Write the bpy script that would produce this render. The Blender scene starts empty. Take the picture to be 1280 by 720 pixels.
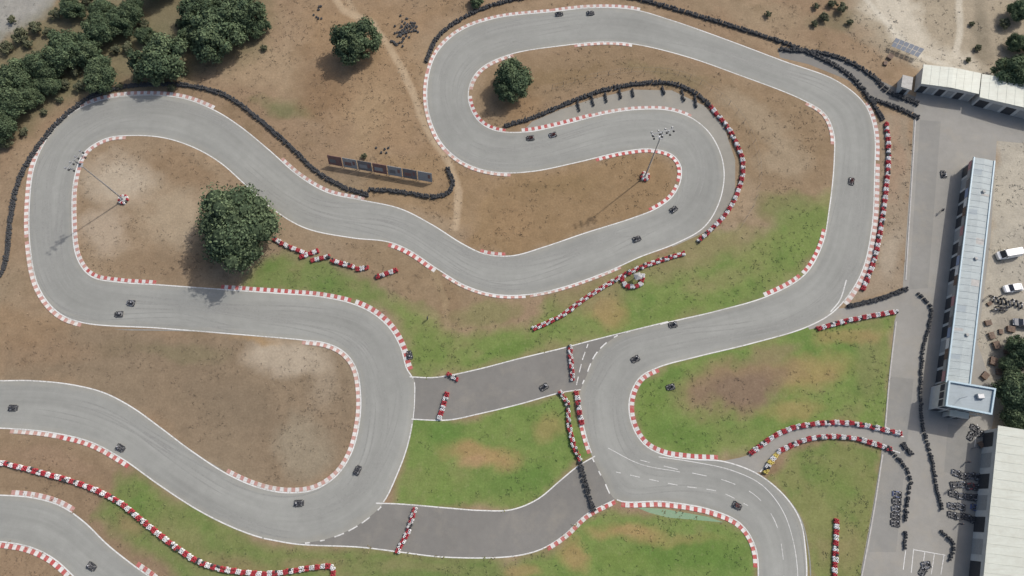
import bpy, math, random
import numpy as np
from mathutils import Vector, Matrix
random.seed(7); RNG=np.random.default_rng(7)
# ---------------------------------------------------------------- survey frame
F=865.0; H=150.0; TILT=math.radians(17.8)
CT,ST=math.cos(TILT),math.sin(TILT)
def G(u,v,z=0.0):
    x=(u-640)/F; y=-(v-360)/F
    s=(H-z)/(CT-y*ST)
    return (x*s,(y*CT+ST)*s)
def toplan(X,Y):
    dz=-H
    cy=Y*CT+dz*ST; cz=-Y*ST+dz*CT
    return 640+F*X/(-cz), 360-F*cy/(-cz)
GAIN=1.3
def lin(c):
    c=c/255.0
    return c/12.92 if c<=0.04045 else ((c+0.055)/1.055)**2.4
def alb(r,g,b): return (min(lin(r)/GAIN,.9),min(lin(g)/GAIN,.9),min(lin(b)/GAIN*.95,.9))
scene=bpy.context.scene
# ---------------------------------------------------------------- materials
def newmat(name):
    m=bpy.data.materials.new(name); m.use_nodes=True
    return m,m.node_tree.nodes,m.node_tree.links,m.node_tree.nodes['Principled BSDF']
def mathn(N,L,op,a,b=None,c=None):
    n=N.new('ShaderNodeMath'); n.operation=op
    for i,x in enumerate((a,b,c)):
        if x is None: continue
        if isinstance(x,(int,float)): n.inputs[i].default_value=x
        else: L.new(x,n.inputs[i])
    return n.outputs[0]
def noise(N,L,vec,scale,detail=4,rough=.6):
    n=N.new('ShaderNodeTexNoise'); n.inputs['Scale'].default_value=scale
    n.inputs['Detail'].default_value=detail; n.inputs['Roughness'].default_value=rough
    if vec is not None: L.new(vec,n.inputs['Vector'])
    return n.outputs['Fac']
def ramp(N,L,fac,lo,hi,a=0.0,b=1.0):
    n=N.new('ShaderNodeMapRange'); n.clamp=True
    n.inputs[1].default_value=lo; n.inputs[2].default_value=hi
    n.inputs[3].default_value=a; n.inputs[4].default_value=b
    L.new(fac,n.inputs[0]); return n.outputs[0]
def mulcol(N,L,col,fac):
    n=N.new('ShaderNodeVectorMath'); n.operation='SCALE'
    if isinstance(col,tuple): n.inputs[0].default_value=col
    else: L.new(col,n.inputs[0])
    if isinstance(fac,(int,float)): n.inputs['Scale'].default_value=fac
    else: L.new(fac,n.inputs['Scale'])
    return n.outputs[0]
def mixcol(N,L,fac,a,b):
    n=N.new('ShaderNodeMix'); n.data_type='RGBA'
    if isinstance(fac,(int,float)): n.inputs[0].default_value=fac
    else: L.new(fac,n.inputs[0])
    for i,x in ((6,a),(7,b)):
        if isinstance(x,tuple): n.inputs[i].default_value=(x[0],x[1],x[2],1)
        else: L.new(x,n.inputs[i])
    return n.outputs[2]
def simple(name,col,rough=.7,var=.25,scale=3.0,metal=0.0):
    m,N,L,B=newmat(name)
    tc=N.new('ShaderNodeTexCoord')
    f=noise(N,L,tc.outputs['Object'],scale,4)
    f=ramp(N,L,f,.25,.75,1-var,1+var)
    L.new(mulcol(N,L,tuple(col),f),B.inputs['Base Color'])
    B.inputs['Roughness'].default_value=rough; B.inputs['Metallic'].default_value=metal
    return m
def asphalt(name,col,ribbon=False,dust=.35):
    m,N,L,B=newmat(name)
    tc=N.new('ShaderNodeTexCoord'); o=tc.outputs['Object']
    f1=ramp(N,L,noise(N,L,o,.05,3),.3,.7,.91,1.09)
    f2=ramp(N,L,noise(N,L,o,.5,5,.7),.3,.7,.94,1.06)
    f3=ramp(N,L,noise(N,L,o,6,4,.7),.25,.75,.92,1.08)
    f=mathn(N,L,'MULTIPLY',mathn(N,L,'MULTIPLY',f1,f2),f3)
    if ribbon:
        uv=N.new('ShaderNodeUVMap'); uv.uv_map='UV'
        mp=N.new('ShaderNodeMapping'); mp.inputs['Scale'].default_value=(12,.35,1)
        L.new(uv.outputs[0],mp.inputs[0])
        s=ramp(N,L,noise(N,L,mp.outputs[0],1.0,3,.6),.35,.7,1.03,.94)
        f=mathn(N,L,'MULTIPLY',f,s)
        mp2=N.new('ShaderNodeMapping'); mp2.inputs['Scale'].default_value=(2.6,.16,1)
        L.new(uv.outputs[0],mp2.inputs[0])
        s2=ramp(N,L,noise(N,L,mp2.outputs[0],1.0,2,.5),.35,.65,1.05,.91)
        f=mathn(N,L,'MULTIPLY',f,s2)
        c=mulcol(N,L,tuple(col),f)
        sx=N.new('ShaderNodeSeparateXYZ'); L.new(uv.outputs[0],sx.inputs[0])
        e=mathn(N,L,'ABSOLUTE',mathn(N,L,'SUBTRACT',sx.outputs[0],.5))
        e=mathn(N,L,'ADD',e,mathn(N,L,'MULTIPLY',mathn(N,L,'SUBTRACT',noise(N,L,o,.35,5,.7),.5),.25))
        e=ramp(N,L,e,.36,.54,0,dust)
        c=mixcol(N,L,e,c,alb(170,164,150))
    else:
        c=mulcol(N,L,tuple(col),f)
        e=ramp(N,L,noise(N,L,o,.16,6,.7),.5,.75,0,dust)
        c=mixcol(N,L,e,c,alb(168,161,149))
    vo=N.new('ShaderNodeTexVoronoi'); vo.feature='DISTANCE_TO_EDGE'; vo.inputs['Scale'].default_value=.09
    nz=N.new('ShaderNodeTexNoise'); nz.inputs['Scale'].default_value=.4; nz.inputs['Detail'].default_value=4
    L.new(o,nz.inputs['Vector'])
    ad=N.new('ShaderNodeVectorMath'); ad.operation='MULTIPLY_ADD'
    L.new(nz.outputs['Color'],ad.inputs[0]); ad.inputs[1].default_value=(5,5,5); L.new(o,ad.inputs[2])
    L.new(ad.outputs[0],vo.inputs['Vector'])
    ck=ramp(N,L,vo.outputs['Distance'],.0,.008,.14,0)
    c=mixcol(N,L,ck,c,tuple(x*.6 for x in col))
    L.new(c,B.inputs['Base Color'])
    bp=N.new('ShaderNodeBump'); bp.inputs['Strength'].default_value=.25; bp.inputs['Distance'].default_value=.02
    L.new(noise(N,L,o,20,3),bp.inputs['Height']); L.new(bp.outputs[0],B.inputs['Normal'])
    B.inputs['Roughness'].default_value=.95; B.inputs['Specular IOR Level'].default_value=.3
    return m
M={}
M['track']=asphalt('track_asphalt',alb(154,155,153),True)
M['link']=asphalt('link_asphalt',alb(130,128,126),False,.35)
M['paddock']=asphalt('paddock_asphalt',alb(154,152,149),False,.5)
M['patch']=asphalt('patched_asphalt',alb(144,143,141),False,.4)
M['apron']=asphalt('apron_asphalt',alb(153,150,144),False,.5)
def worn(name,col,under,lo=.42,hi=.62,amt=.8):
    m,N,L,B=newmat(name)
    tc=N.new('ShaderNodeTexCoord'); o=tc.outputs['Object']
    a=noise(N,L,o,2.2,5,.75); a2=noise(N,L,o,.12,3,.6)
    a=mathn(N,L,'ADD',a,mathn(N,L,'MULTIPLY',mathn(N,L,'SUBTRACT',a2,.5),.5))
    L.new(mixcol(N,L,ramp(N,L,a,lo,hi,0,amt),tuple(col),tuple(under)),B.inputs['Base Color'])
    B.inputs['Roughness'].default_value=.85
    return m
M['line']=worn('white_line_paint',(.60,.60,.58),alb(154,154,151),.45,.68,.8)
M['skid']=worn('tyre_skid_rubber',alb(138,138,137),alb(150,151,149),.36,.58,1.0)
M['kred']=worn('kerb_red_paint',alb(182,80,80),alb(186,144,136),.42,.68,.75)
M['kwhite']=worn('kerb_white_paint',(.55,.54,.52),alb(178,171,160),.45,.7,.7)
M['kfade']=worn('kerb_faded_red',alb(190,138,132),alb(190,172,162),.4,.65,.75)
M['kgreen']=worn('kerb_green_paint',alb(126,158,128),alb(150,162,140),.4,.65,.6)
M['tyre']=simple('tyre_rubber',(.062,.064,.067),.9,.4,4)
M['tred']=worn('tyre_red_paint',alb(186,60,72),alb(165,86,88),.5,.7,.7)
M['twhite']=worn('tyre_white_paint',(.66,.66,.66),alb(180,178,174),.5,.7,.7)
M['tyellow']=simple('tyre_yellow_paint',(.6,.48,.12),.7,.2)
M['steel']=simple('galvanised_steel',(.36,.37,.38),.5,.2,5,.4)
M['fence']=simple('weathered_wire',(.16,.16,.155),.8,.2)
M['dark']=simple('dark_trim',(.045,.046,.05),.6,.3)
M['glass']=simple('window_glass',(.04,.045,.055),.15,.2)
M['wall']=simple('render_wall',(.5,.49,.46),.85,.12,.8)
M['concrete']=simple('concrete',(.36,.35,.33),.9,.2,1.5)
M['bark']=simple('bark',(.13,.10,.075),.95,.4,6)
M['skin']=simple('skin',(.45,.28,.2),.6,.05)
M['cloth_d']=simple('dark_overalls',(.05,.055,.07),.9,.3)
M['cloth_g']=simple('grey_overalls',(.16,.16,.17),.9,.3)
M['cloth_r']=simple('dull_red_overalls',(.20,.06,.05),.9,.2)
M['helmet']=simple('helmet_shell',(.35,.35,.36),.3,.1)
M['car_w']=simple('car_paint_white',(.72,.73,.73),.3,.05)
M['car_g']=simple('car_paint_grey',(.12,.13,.15),.3,.08)
M['car_s']=simple('car_paint_silver',(.40,.41,.43),.3,.05,3,.3)
M['red']=simple('red_plastic',(.22,.06,.06),.5,.1)
M['blue']=simple('blue_plastic',(.08,.10,.19),.5,.1)
M['bannerblue']=simple('faded_blue_banner',(.25,.30,.42),.7,.15)
M['bannerred']=simple('faded_red_banner',(.42,.22,.22),.7,.15)
M['panelg']=simple('grey_banner',(.30,.30,.29),.7,.15)
M['paneld']=simple('dark_grey_banner',(.17,.16,.155),.75,.2)
M['panelr']=simple('red_brown_banner',(.22,.12,.10),.8,.25)
M['rust']=simple('rusty_frame',(.16,.11,.08),.8,.4)
def roofmat(name,col,stain):
    m,N,L,B=newmat(name)
    tc=N.new('ShaderNodeTexCoord'); o=tc.outputs['Object']
    a=ramp(N,L,noise(N,L,o,.35,6,.75),.4,.72,0,.65)
    mp=N.new('ShaderNodeMapping'); mp.inputs['Scale'].default_value=(.25,2.2,1); L.new(o,mp.inputs[0])
    b=ramp(N,L,noise(N,L,mp.outputs[0],1,4,.7),.42,.72,0,.6)
    f=mathn(N,L,'MAXIMUM',a,b)
    L.new(mixcol(N,L,f,tuple(col),tuple(stain)),B.inputs['Base Color'])
    B.inputs['Roughness'].default_value=.65
    return m
M['roof_pit']=roofmat('pit_roof_sheet',alb(176,187,192),alb(142,149,153))
M['roof_pit2']=roofmat('tower_roof_membrane',alb(160,172,182),alb(134,144,150))
M['roof_white']=roofmat('white_roof_sheet',alb(218,222,214),alb(190,189,178))
M['trim']=simple('pale_blue_trim',alb(168,192,208),.5,.1)
M['white']=simple('white_paint',(.66,.66,.64),.6,.08)
# ---------------------------------------------------------------- mesh helpers
class MB:
    def __init__(s): s.v=[];s.f=[];s.m=[]
    def add(s,vs,fs,mi=0):
        o=len(s.v); s.v.extend([tuple(p) for p in vs]); s.f.extend([tuple(i+o for i in f) for f in fs])
        s.m.extend([mi]*len(fs) if isinstance(mi,int) else mi)
    def box(s,c,d,mi=0,taper=(1,1),rot=0,top_shift=(0,0)):
        x,y,z=c;a,b,h=d[0]/2,d[1]/2,d[2]/2; vs=[]
        bev=min(a,b,h)*.25
        for zz,kx,ky,sh in ((-h,1,1,(0,0)),(h-bev,taper[0],taper[1],top_shift),(h,taper[0]*(1-bev/a),taper[1]*(1-bev/b),top_shift)):
            for sx,sy in ((-1,-1),(1,-1),(1,1),(-1,1)):
                px,py=sx*a*kx+sh[0],sy*b*ky+sh[1]
                vs.append((x+px*math.cos(rot)-py*math.sin(rot),y+px*math.sin(rot)+py*math.cos(rot),z+zz))
        fs=[(3,2,1,0),(8,9,10,11)]
        for k in (0,4):
            for i in range(4):
                j=(i+1)%4; fs.append((k+i,k+j,k+4+j,k+4+i))
        s.add(vs,fs,mi)
    def tube(s,p,q,r0,r1=None,n=8,mi=0,cap=True):
        r1=r0 if r1 is None else r1
        p=Vector(p);q=Vector(q);d=(q-p).normalized()
        a=d.orthogonal().normalized();b=d.cross(a); vs=[]
        for c,r in ((p,r0),(q,r1)):
            for i in range(n):
                t=2*math.pi*i/n; vs.append(c+a*(r*math.cos(t))+b*(r*math.sin(t)))
        fs=[(i,(i+1)%n,n+(i+1)%n,n+i) for i in range(n)]
        if cap: fs+= [tuple(range(n))[::-1],tuple(range(n,2*n))]
        s.add(vs,fs,mi)
    def sphere(s,c,r,mi=0,n=10,m=6,sq=(1,1,1)):
        vs=[(c[0],c[1],c[2]+r*sq[2])]
        for j in range(1,m):
            ph=math.pi*j/m
            for i in range(n):
                t=2*math.pi*i/n; vs.append((c[0]+r*sq[0]*math.sin(ph)*math.cos(t),c[1]+r*sq[1]*math.sin(ph)*math.sin(t),c[2]+r*sq[2]*math.cos(ph)))
        vs.append((c[0],c[1],c[2]-r*sq[2])); e=len(vs)-1
        fs=[(0,1+i,1+(i+1)%n) for i in range(n)]
        for j in range(m-2):
            for i in range(n):
                a=1+j*n+i;b=1+j*n+(i+1)%n; fs.append((a,a+n,b+n,b))
        fs+=[(e,1+(m-2)*n+(i+1)%n,1+(m-2)*n+i) for i in range(n)]
        s.add(vs,fs,mi)
    def mesh(s,name,mats,smooth=False):
        me=bpy.data.meshes.new(name); me.from_pydata(s.v,[],s.f)
        for m in mats: me.materials.append(M[m] if isinstance(m,str) else m)
        me.polygons.foreach_set('material_index',s.m)
        if smooth: me.polygons.foreach_set('use_smooth',[True]*len(s.f))
        me.update(); return me
    def obj(s,name,mats,loc=(0,0,0),rz=0,smooth=False,parent=None):
        return place(s.mesh(name,mats,smooth),name,loc,rz,1,parent)
def place(me,name,loc,rz=0,sc=1,parent=None):
    o=bpy.data.objects.new(name,me); scene.collection.objects.link(o)
    o.location=(loc[0],loc[1],loc[2] if len(loc)>2 else 0); o.rotation_euler=(0,0,rz)
    o.scale=(sc,sc,sc) if isinstance(sc,(int,float)) else sc
    if parent: o.parent=parent
    return o
def empty(name,loc=(0,0,0)):
    e=bpy.data.objects.new(name,None); scene.collection.objects.link(e); e.location=loc; e.empty_display_size=.5; return e
def spline(pts,step=1.0,raw=False):
    P=np.array([p if raw else G(*p) for p in pts],float)
    if len(P)==2:
        P=np.array([P[0],(P[0]*2+P[1])/3,(P[0]+2*P[1])/3,P[1]])
    Q=np.vstack([2*P[0]-P[1],P,2*P[-1]-P[-2]])
    out=[]
    for i in range(1,len(Q)-2):
        p0,p1,p2,p3=Q[i-1:i+3]
        t0=0;t1=t0+max(np.linalg.norm(p1-p0),1e-3)**.5;t2=t1+max(np.linalg.norm(p2-p1),1e-3)**.5;t3=t2+max(np.linalg.norm(p3-p2),1e-3)**.5
        n=max(4,int(np.linalg.norm(p2-p1)/.4))
        for t in np.linspace(t1,t2,n,endpoint=False):
            A1=(t1-t)/(t1-t0)*p0+(t-t0)/(t1-t0)*p1
            A2=(t2-t)/(t2-t1)*p1+(t-t1)/(t2-t1)*p2
            A3=(t3-t)/(t3-t2)*p2+(t-t2)/(t3-t2)*p3
            B1=(t2-t)/(t2-t0)*A1+(t-t0)/(t2-t0)*A2
            B2=(t3-t)/(t3-t1)*A2+(t-t1)/(t3-t1)*A3
            out.append((t2-t)/(t2-t1)*B1+(t-t1)/(t2-t1)*B2)
    out.append(P[-1]); out=np.array(out)
    return resample(out,step)
def resample(out,step):
    d=np.r_[0,np.cumsum(np.linalg.norm(np.diff(out,axis=0),axis=1))]
    n=max(2,int(round(d[-1]/step))+1); s=np.linspace(0,d[-1],n)
    return np.c_[np.interp(s,d,out[:,0]),np.interp(s,d,out[:,1])]
def normals(P):
    t=np.gradient(P,axis=0); t/=np.linalg.norm(t,axis=1)[:,None]+1e-9
    return np.c_[-t[:,1],t[:,0]]
def sub(P,a,b):
    ga=np.array(G(*a));gb=np.array(G(*b))
    i=int(np.argmin(((P-ga)**2).sum(1)));j=int(np.argmin(((P-gb)**2).sum(1)))
    if i>j: i,j=j,i
    return P[i:j+1]
# ---------------------------------------------------------------- track edges
A_px=[(-160,470),(-60,474),(0,475),(40,475),(90,480),(130,490),(165,508),(200,533),(240,563),(285,592),(325,609),(360,615),(393,611),(420,594),(438,567),(448,530),(450,495),(444,460),(430,441),(408,430),(380,426),(300,419),(200,411),(103,404),(72,391),(48,360),(37,310),(36,255),(43,205),(62,168),(92,139),(132,123),(180,118),(228,122),(268,137),(300,157),(338,188),(375,220),(410,240),(450,249),(500,260),(540,280),(580,305),(607,317),(640,319),(680,308),(730,291),(790,272),(820,260),(840,245),(850,225),(850,207),(840,194),(815,187),(780,190),(720,204),(665,215),(620,216),(582,205),(552,180),(535,140),(534,100),(546,65),(575,38),(620,22),(690,14),(740,9),(790,11),(840,25),(900,46),(980,76),(1045,100),(1080,128),(1093,160),(1094,220),(1090,290),(1076,345),(1045,388),(1010,409),(940,430),(870,447),(823,460),(800,473),(788,498),(790,528),(805,554),(828,567),(865,573),(905,576),(948,592),(982,620),(1001,650),(1008,690),(1009,730),(1000,790),(980,860)]
B_px=[(-160,530),(-60,535),(0,536),(60,541),(112,553),(152,574),(200,608),(250,640),(300,664),(340,676),(385,678),(425,668),(458,649),(480,628),(496,596),(510,558),(517,523),(519,495),(518,475),(509,460),(502,435),(488,410),(465,390),(438,378),(400,370),(350,366),(278,361),(195,355),(150,352),(115,345),(97,322),(91,270),(94,222),(106,191),(132,174),(165,170),(205,173),(242,185),(275,204),(310,235),(342,263),(382,286),(440,298),(485,303),(512,314),(545,336),(582,358),(620,369),(660,369),(700,361),(760,340),(800,322),(845,305),(880,285),(899,255),(906,218),(900,188),(885,163),(863,146),(835,137),(800,136),(760,141),(700,156),(660,164),(622,163),(600,152),(587,128),(589,103),(604,84),(640,68),(700,58),(760,53),(800,57),(860,72),(920,93),(1000,124),(1030,142),(1041,165),(1042,200),(1036,260),(1027,306),(1005,343),(960,369),(900,387),(840,401),(800,411),(768,422),(745,443),(733,470),(724,495),(728,530),(740,570),(755,600),(770,625),(830,628),(888,638),(925,655),(943,683),(947,725),(942,780),(925,850)]
EA=spline(A_px,1.0); EB=spline(B_px,1.0)
def dtw(A,B):
    D=np.sqrt(((A[:,None,:]-B[None,:,:])**2).sum(2)); n,m=D.shape
    C=np.full((n,m),1e18); C[0,0]=D[0,0]; D2=D.tolist(); Cl=C.tolist()
    for i in range(n):
        ri=Cl[i]; rp=Cl[i-1] if i else None; d=D2[i]
        for j in range(max(0,i-140),min(m,i+140)):
            if i==0 and j==0: continue
            best=1e18
            if i: best=rp[j]+d[j]*1.0
            if j and ri[j-1]+d[j]<best: best=ri[j-1]+d[j]
            if i and j and rp[j-1]+d[j]*1.3<best: best=rp[j-1]+d[j]*1.3
            ri[j]=best
    i,j=n-1,m-1; path=[(i,j)]
    while i or j:
        c=[]
        if i and j: c.append((Cl[i-1][j-1],i-1,j-1))
        if i: c.append((Cl[i-1][j],i-1,j))
        if j: c.append((Cl[i][j-1],i,j-1))
        _,i,j=min(c); path.append((i,j))
    return path[::-1]
def ribbon(name,A,B,mat,z):
    path=dtw(A,B); vs=[];uv=[];fs=[];s=0;pm=None
    for k,(i,j) in enumerate(path):
        a=A[i];b=B[j];mid=(a+b)/2
        if pm is not None: s+=np.linalg.norm(mid-pm)
        pm=mid
        for q in range(5):
            t=q/4; p=a*(1-t)+b*t; vs.append((p[0],p[1],z)); uv.append((t,s/8))
        if k:
            for q in range(4):
                o=5*k+q; f=(o,o-5,o-4,o+1); fs.append(f)
    me=bpy.data.meshes.new(name); me.from_pydata(vs,[],fs)
    ul=me.uv_layers.new(name='UV'); li=np.zeros(len(me.loops),int); me.loops.foreach_get('vertex_index',li)
    ul.data.foreach_set('uv',np.array(uv)[li].ravel())
    me.materials.append(M[mat]); place(me,name,(0,0,0))
    return path
PATH=ribbon('race_track',EA,EB,'track',.012)
L3a=spline([(-160,614),(-40,617),(0,618),(40,621),(75,631),(105,651),(135,680),(165,704),(195,726),(240,770),(270,830)],1.0)
L3b=spline([(-160,672),(-40,675),(0,678),(35,684),(65,698),(92,722),(125,760),(150,810),(165,860)],1.0)
ribbon('race_track',L3a,L3b,'track',.012)
SK=MB()
for q in range(90):
    k0=random.randrange(20,len(PATH)-60); ln=random.randrange(14,48); t0=random.uniform(.12,.88); t1=min(.95,max(.05,t0+random.uniform(-.28,.28)))
    w=random.uniform(.10,.2); pts=[]
    for k in range(k0,min(k0+ln,len(PATH)-1)):
        u=(k-k0)/ln; t=t0+(t1-t0)*u*u*(3-2*u); i,j=PATH[k]; pts.append(EA[i]*(1-t)+EB[j]*t)
    P=np.array(pts); 
    P=resample(P,1.0)
    if len(P)<5: continue
    for _ in range(2): P[1:-1]=(P[:-2]+2*P[1:-1]+P[2:])/4
    for off in (0,1.15):
        nn=normals(P); tp=np.minimum(1,np.minimum(np.arange(len(P)),np.arange(len(P))[::-1])/4)[:,None]
        a=P+nn*(off-w*tp);b_=P+nn*(off+w*tp)
        for i in range(len(P)-1): SK.add([(a[i][0],a[i][1],.015+q*.00001),(a[i+1][0],a[i+1][1],.015+q*.00001),(b_[i+1][0],b_[i+1][1],.015+q*.00001),(b_[i][0],b_[i][1],.015+q*.00001)],[(0,1,2,3)])
SK.obj('tyre_skid_marks',['skid'])
def ngon(name,P,mat,z):
    me=bpy.data.meshes.new(name); me.from_pydata([(x,y,z) for x,y in P],[],[tuple(range(len(P)))])
    me.materials.append(M[mat])
    if me.polygons[0].normal.z<0: me.flip_normals()
    place(me,name,(0,0,0)); return P
def surf(name,pts,mat,z): return ngon(name,np.array([G(*p) for p in pts]),mat,z)
asph=[np.vstack([EA,EB[::-1]]),np.vstack([L3a,L3b[::-1]])]
link1_top=[(512,471),(540,472),(563,469),(600,461),(650,448),(700,436),(742,425),(790,413),(835,402)]
link1_bot=[(514,524),(560,525),(600,517),(650,505),(700,491),(726,487)]
asph.append(surf('link_road',link1_top+[(820,440),(770,470)]+link1_bot[::-1],'link',.004))
link2_top=[(470,629),(500,630),(560,635),(600,638),(640,637),(672,624),(700,601),(722,583),(744,570)]
link2_bot=[(330,673),(370,680),(450,684),(500,690),(550,696),(620,697),(655,693),(680,685),(705,669),(733,643),(768,625)]
asph.append(ngon('link_road',np.vstack([spline(link2_top,1.5),[G(790,600)],spline(link2_bot,1.5)[::-1],[G(400,640)]]),'link',.004))
asph.append(surf('asphalt_apron',[(650,168),(665,152),(700,137),(740,124),(790,112),(840,113),(880,132),(905,158),(919,200),(919,238),(906,268),(882,290),(840,309),(840,290),(890,240),(880,170),(830,145),(760,150)],'apron',.004))
asph.append(surf('paddock_pavement',[(1143,128),(1150,98),(1400,165),(1400,190),(1246,176),(1238,300),(1222,430),(1246,500),(1238,545),(1226,740),(1210,860),(1045,860),(1075,720),(1090,640),(1103,560),(1118,402),(1128,366),(1138,220)],'paddock',.008))
surf('asphalt_patch',[(1150,150),(1176,152),(1160,360),(1136,362)],'patch',.012)
surf('asphalt_patch',[(1112,470),(1142,474),(1120,690),(1086,690),(1098,600)],'patch',.012)
surf('asphalt_patch',[(1185,530),(1228,536),(1222,600),(1180,590)],'patch',.012)
asph.append(surf('pit_exit_road',[(1043,386),(1070,384),(1100,376),(1132,362),(1132,390),(1118,392),(1060,401),(1012,412),(1000,395)],'paddock',.004))
pe_t=[(900,577),(937,568),(960,549),(985,538),(1020,532),(1065,532),(1130,546)]
pe_b=[(905,590),(950,590),(975,566),(1000,552),(1040,547),(1080,552),(1125,566)]
asph.append(ngon('pit_entry_road',np.vstack([spline(pe_t,1.5),spline(pe_b,1.5)[::-1]]),'paddock',.004))
asph.append(surf('service_road',[(972,60),(1010,62),(1050,72),(1095,98),(1150,124),(1150,142),(1105,132),(1085,122),(1060,100),(1010,80),(975,72)],'link',.004))
CK=MB()
for pts in ([(1120,402),(1112,470),(1106,540)],[(1103,568),(1092,640),(1077,720),(1060,800)],[(1144,150),(1140,220),(1132,350)]):
    P=spline(pts,1.5); n=normals(P); a=P-n*.15;c=P+n*.15
    for i in range(len(P)-1):
        CK.add([(a[i][0],a[i][1],-.02),(a[i+1][0],a[i+1][1],-.02),(c[i+1][0],c[i+1][1],-.02),(c[i][0],c[i][1],-.02),(a[i][0],a[i][1],.11),(a[i+1][0],a[i+1][1],.11),(c[i+1][0],c[i+1][1],.11),(c[i][0],c[i][1],.11)],[(4,5,6,7),(0,1,5,4),(2,3,7,6)])
CK.obj('concrete_kerb',['concrete'])
# ---------------------------------------------------------------- painted lines
LN=MB()
def line(P,w=.22,z=.018,off=0.0,dash=None):
    n=normals(P)
    a=P+n*(off-w/2); b=P+n*(off+w/2); s=0
    for i in range(len(P)-1):
        s+=np.linalg.norm(P[i+1]-P[i])
        if dash and (s%(dash*2))>dash: continue
        LN.add([(a[i][0],a[i][1],z),(a[i+1][0],a[i+1][1],z),(b[i+1][0],b[i+1][1],z),(b[i][0],b[i][1],z)],[(0,1,2,3)])
W=.24
line(EA,W,off=-.15)
def idx(P,a): return int(np.argmin(((P-np.array(G(*a)))**2).sum(1)))
cuts=[idx(EB,(335,675)),idx(EB,(480,628)),idx(EB,(517,523)),idx(EB,(518,472)),idx(EB,(820,405)),idx(EB,(724,495)),idx(EB,(740,570)),idx(EB,(770,625))]
line(EB[:cuts[0]],W,off=.15); line(EB[cuts[1]:cuts[2]],W,off=.15); line(EB[cuts[3]:cuts[4]],W,off=.15)
line(EB[cuts[5]:cuts[6]],W,off=.15); line(EB[cuts[7]:],W,off=.15)
line(EB[cuts[0]+8:cuts[1]],.25,dash=1.6,off=-.1); line(EB[cuts[2]:cuts[3]],.18,off=.1)
line(EB[cuts[4]+6:cuts[5]],.25,dash=1.6,off=-.1); line(EB[cuts[6]:cuts[7]],.25,dash=1.6,off=-.1)
for p in (link1_top,link1_bot,link2_top,link2_bot,pe_t[1:],pe_b[1:]): line(spline(p,1),W,z=.016)
line(L3a,W,off=-.15); line(L3b,W,off=.15)
line(spline([(735,430),(728,450),(722,475),(718,492)],1),.2,z=.016,dash=1.4)
line(spline([(823,571),(870,578),(915,588),(952,606),(977,636),(990,670),(997,715),(995,760)],1),.13)
line(spline([(800,575),(860,590),(910,602),(945,620),(968,650),(978,690),(980,740)],1),.12,dash=3)
line(spline([(770,590),(850,607),(900,615),(935,632)],1),.12,dash=2)
line(spline([(1058,350),(1050,375),(1038,390)],1),.25)
line(spline([(760,560),(800,580),(850,590)],1),.1)
for a,b in (((1132,688),(1129,712)),((1142,686),(1139,716)),((1156,690),(1152,718)),((1168,692),(1164,718)),((1180,694),(1176,718)),((1142,687),(1182,694)),((1218,560),(1222,530)),((1196,430),(1192,470))):
    line(spline([a,b],.8),.14,z=.02)
LN.obj('track_markings',['line'])
# ---------------------------------------------------------------- kerbs
def kerb(P,side,w=1.05,style='rw'):
    w*=.82
    P=resample(P,.82); n=normals(P)*side; K=MB(); N_=len(P)
    for i in range(N_-1):
        mi=i%2
        vs=[]
        for k in (i,i+1):
            t=min(1,min(k,N_-1-k)/3+.15)
            for o,z in ((.02,.02),(w*.6,.05*t+.01),(w,.10*t+.01),(w+.05,-.02)):
                q=P[k]+n[k]*o; vs.append((q[0],q[1],z))
        fs=[(0,4,5,1),(1,5,6,2),(2,6,7,3)]
        if side>0: fs=[f[::-1] for f in fs]
        fs=[f[::-1] for f in fs]
        K.add(vs,fs,mi)
    mats={'rw':['kred','kwhite'],'fade':['kfade','kwhite'],'green':['kgreen','kwhite']}[style]
    K.obj('track_kerb',mats)
for a,b,w,s in (((285,590),(449,500),1.0,'fade'),((449,500),(380,427),1.0,'fade'),((103,404),(37,300),1.1,'fade'),((37,298),(62,168),1.1,'fade'),((64,166),(265,135),1.1,'fade'),
    ((350,198),(455,249),.9,'fade'),((598,315),(633,319),.9,'rw'),((812,262),(849,232),.9,'rw'),((849,228),(742,199),1.0,'rw'),((636,216),(560,190),.9,'fade'),((558,188),(536,90),.9,'fade'),((537,88),(690,14),.8,'fade'),
    ((692,14),(800,13),.9,'fade'),((1080,128),(1094,200),1.0,'fade'),((1094,205),(1055,378),1.2,'fade'),((823,460),(788,510),1.1,'rw'),((788,512),(898,576),1.1,'rw')):
    kerb(sub(EA,a,b),1,w,s)
for a,b,w,s in (((15,536),(75,543),1.0,'fade'),((76,544),(162,580),1.1,'rw'),((275,361),(440,379),1.1,'rw'),((442,380),(510,461),1.3,'rw'),((197,355),(105,338),1.0,'rw'),((103,336),(160,170),1.0,'fade'),
    ((487,303),(545,336),1.2,'rw'),((552,341),(655,369),.7,'fade'),((660,369),(775,335),.6,'fade'),((650,165),(740,147),1.1,'rw'),((742,146),(863,146),.8,'fade'),((632,164),(587,120),.9,'rw'),((588,110),(640,69),1.0,'fade'),((720,56),(790,56),.9,'fade'),
    ((1010,128),(1041,180),1.0,'fade'),((1031,288),(1005,343),1.0,'rw'),((1003,345),(957,370),1.1,'rw'),((724,495),(740,568),.9,'rw'),((775,625),(925,655),1.1,'rw'),((926,656),(947,712),1.0,'rw')):
    kerb(sub(EB,a,b),-1,w,s)
kerb(sub(spline(link2_bot,1),(685,682),(768,626)),-1,1.0,'rw')
kerb(sub(L3a,(15,619),(92,641)),1,1.1,'fade'); kerb(sub(L3a,(168,707),(195,726)),1,1.1,'rw'); kerb(sub(L3b,(-10,678),(88,718)),-1,1.2,'rw')
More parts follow.
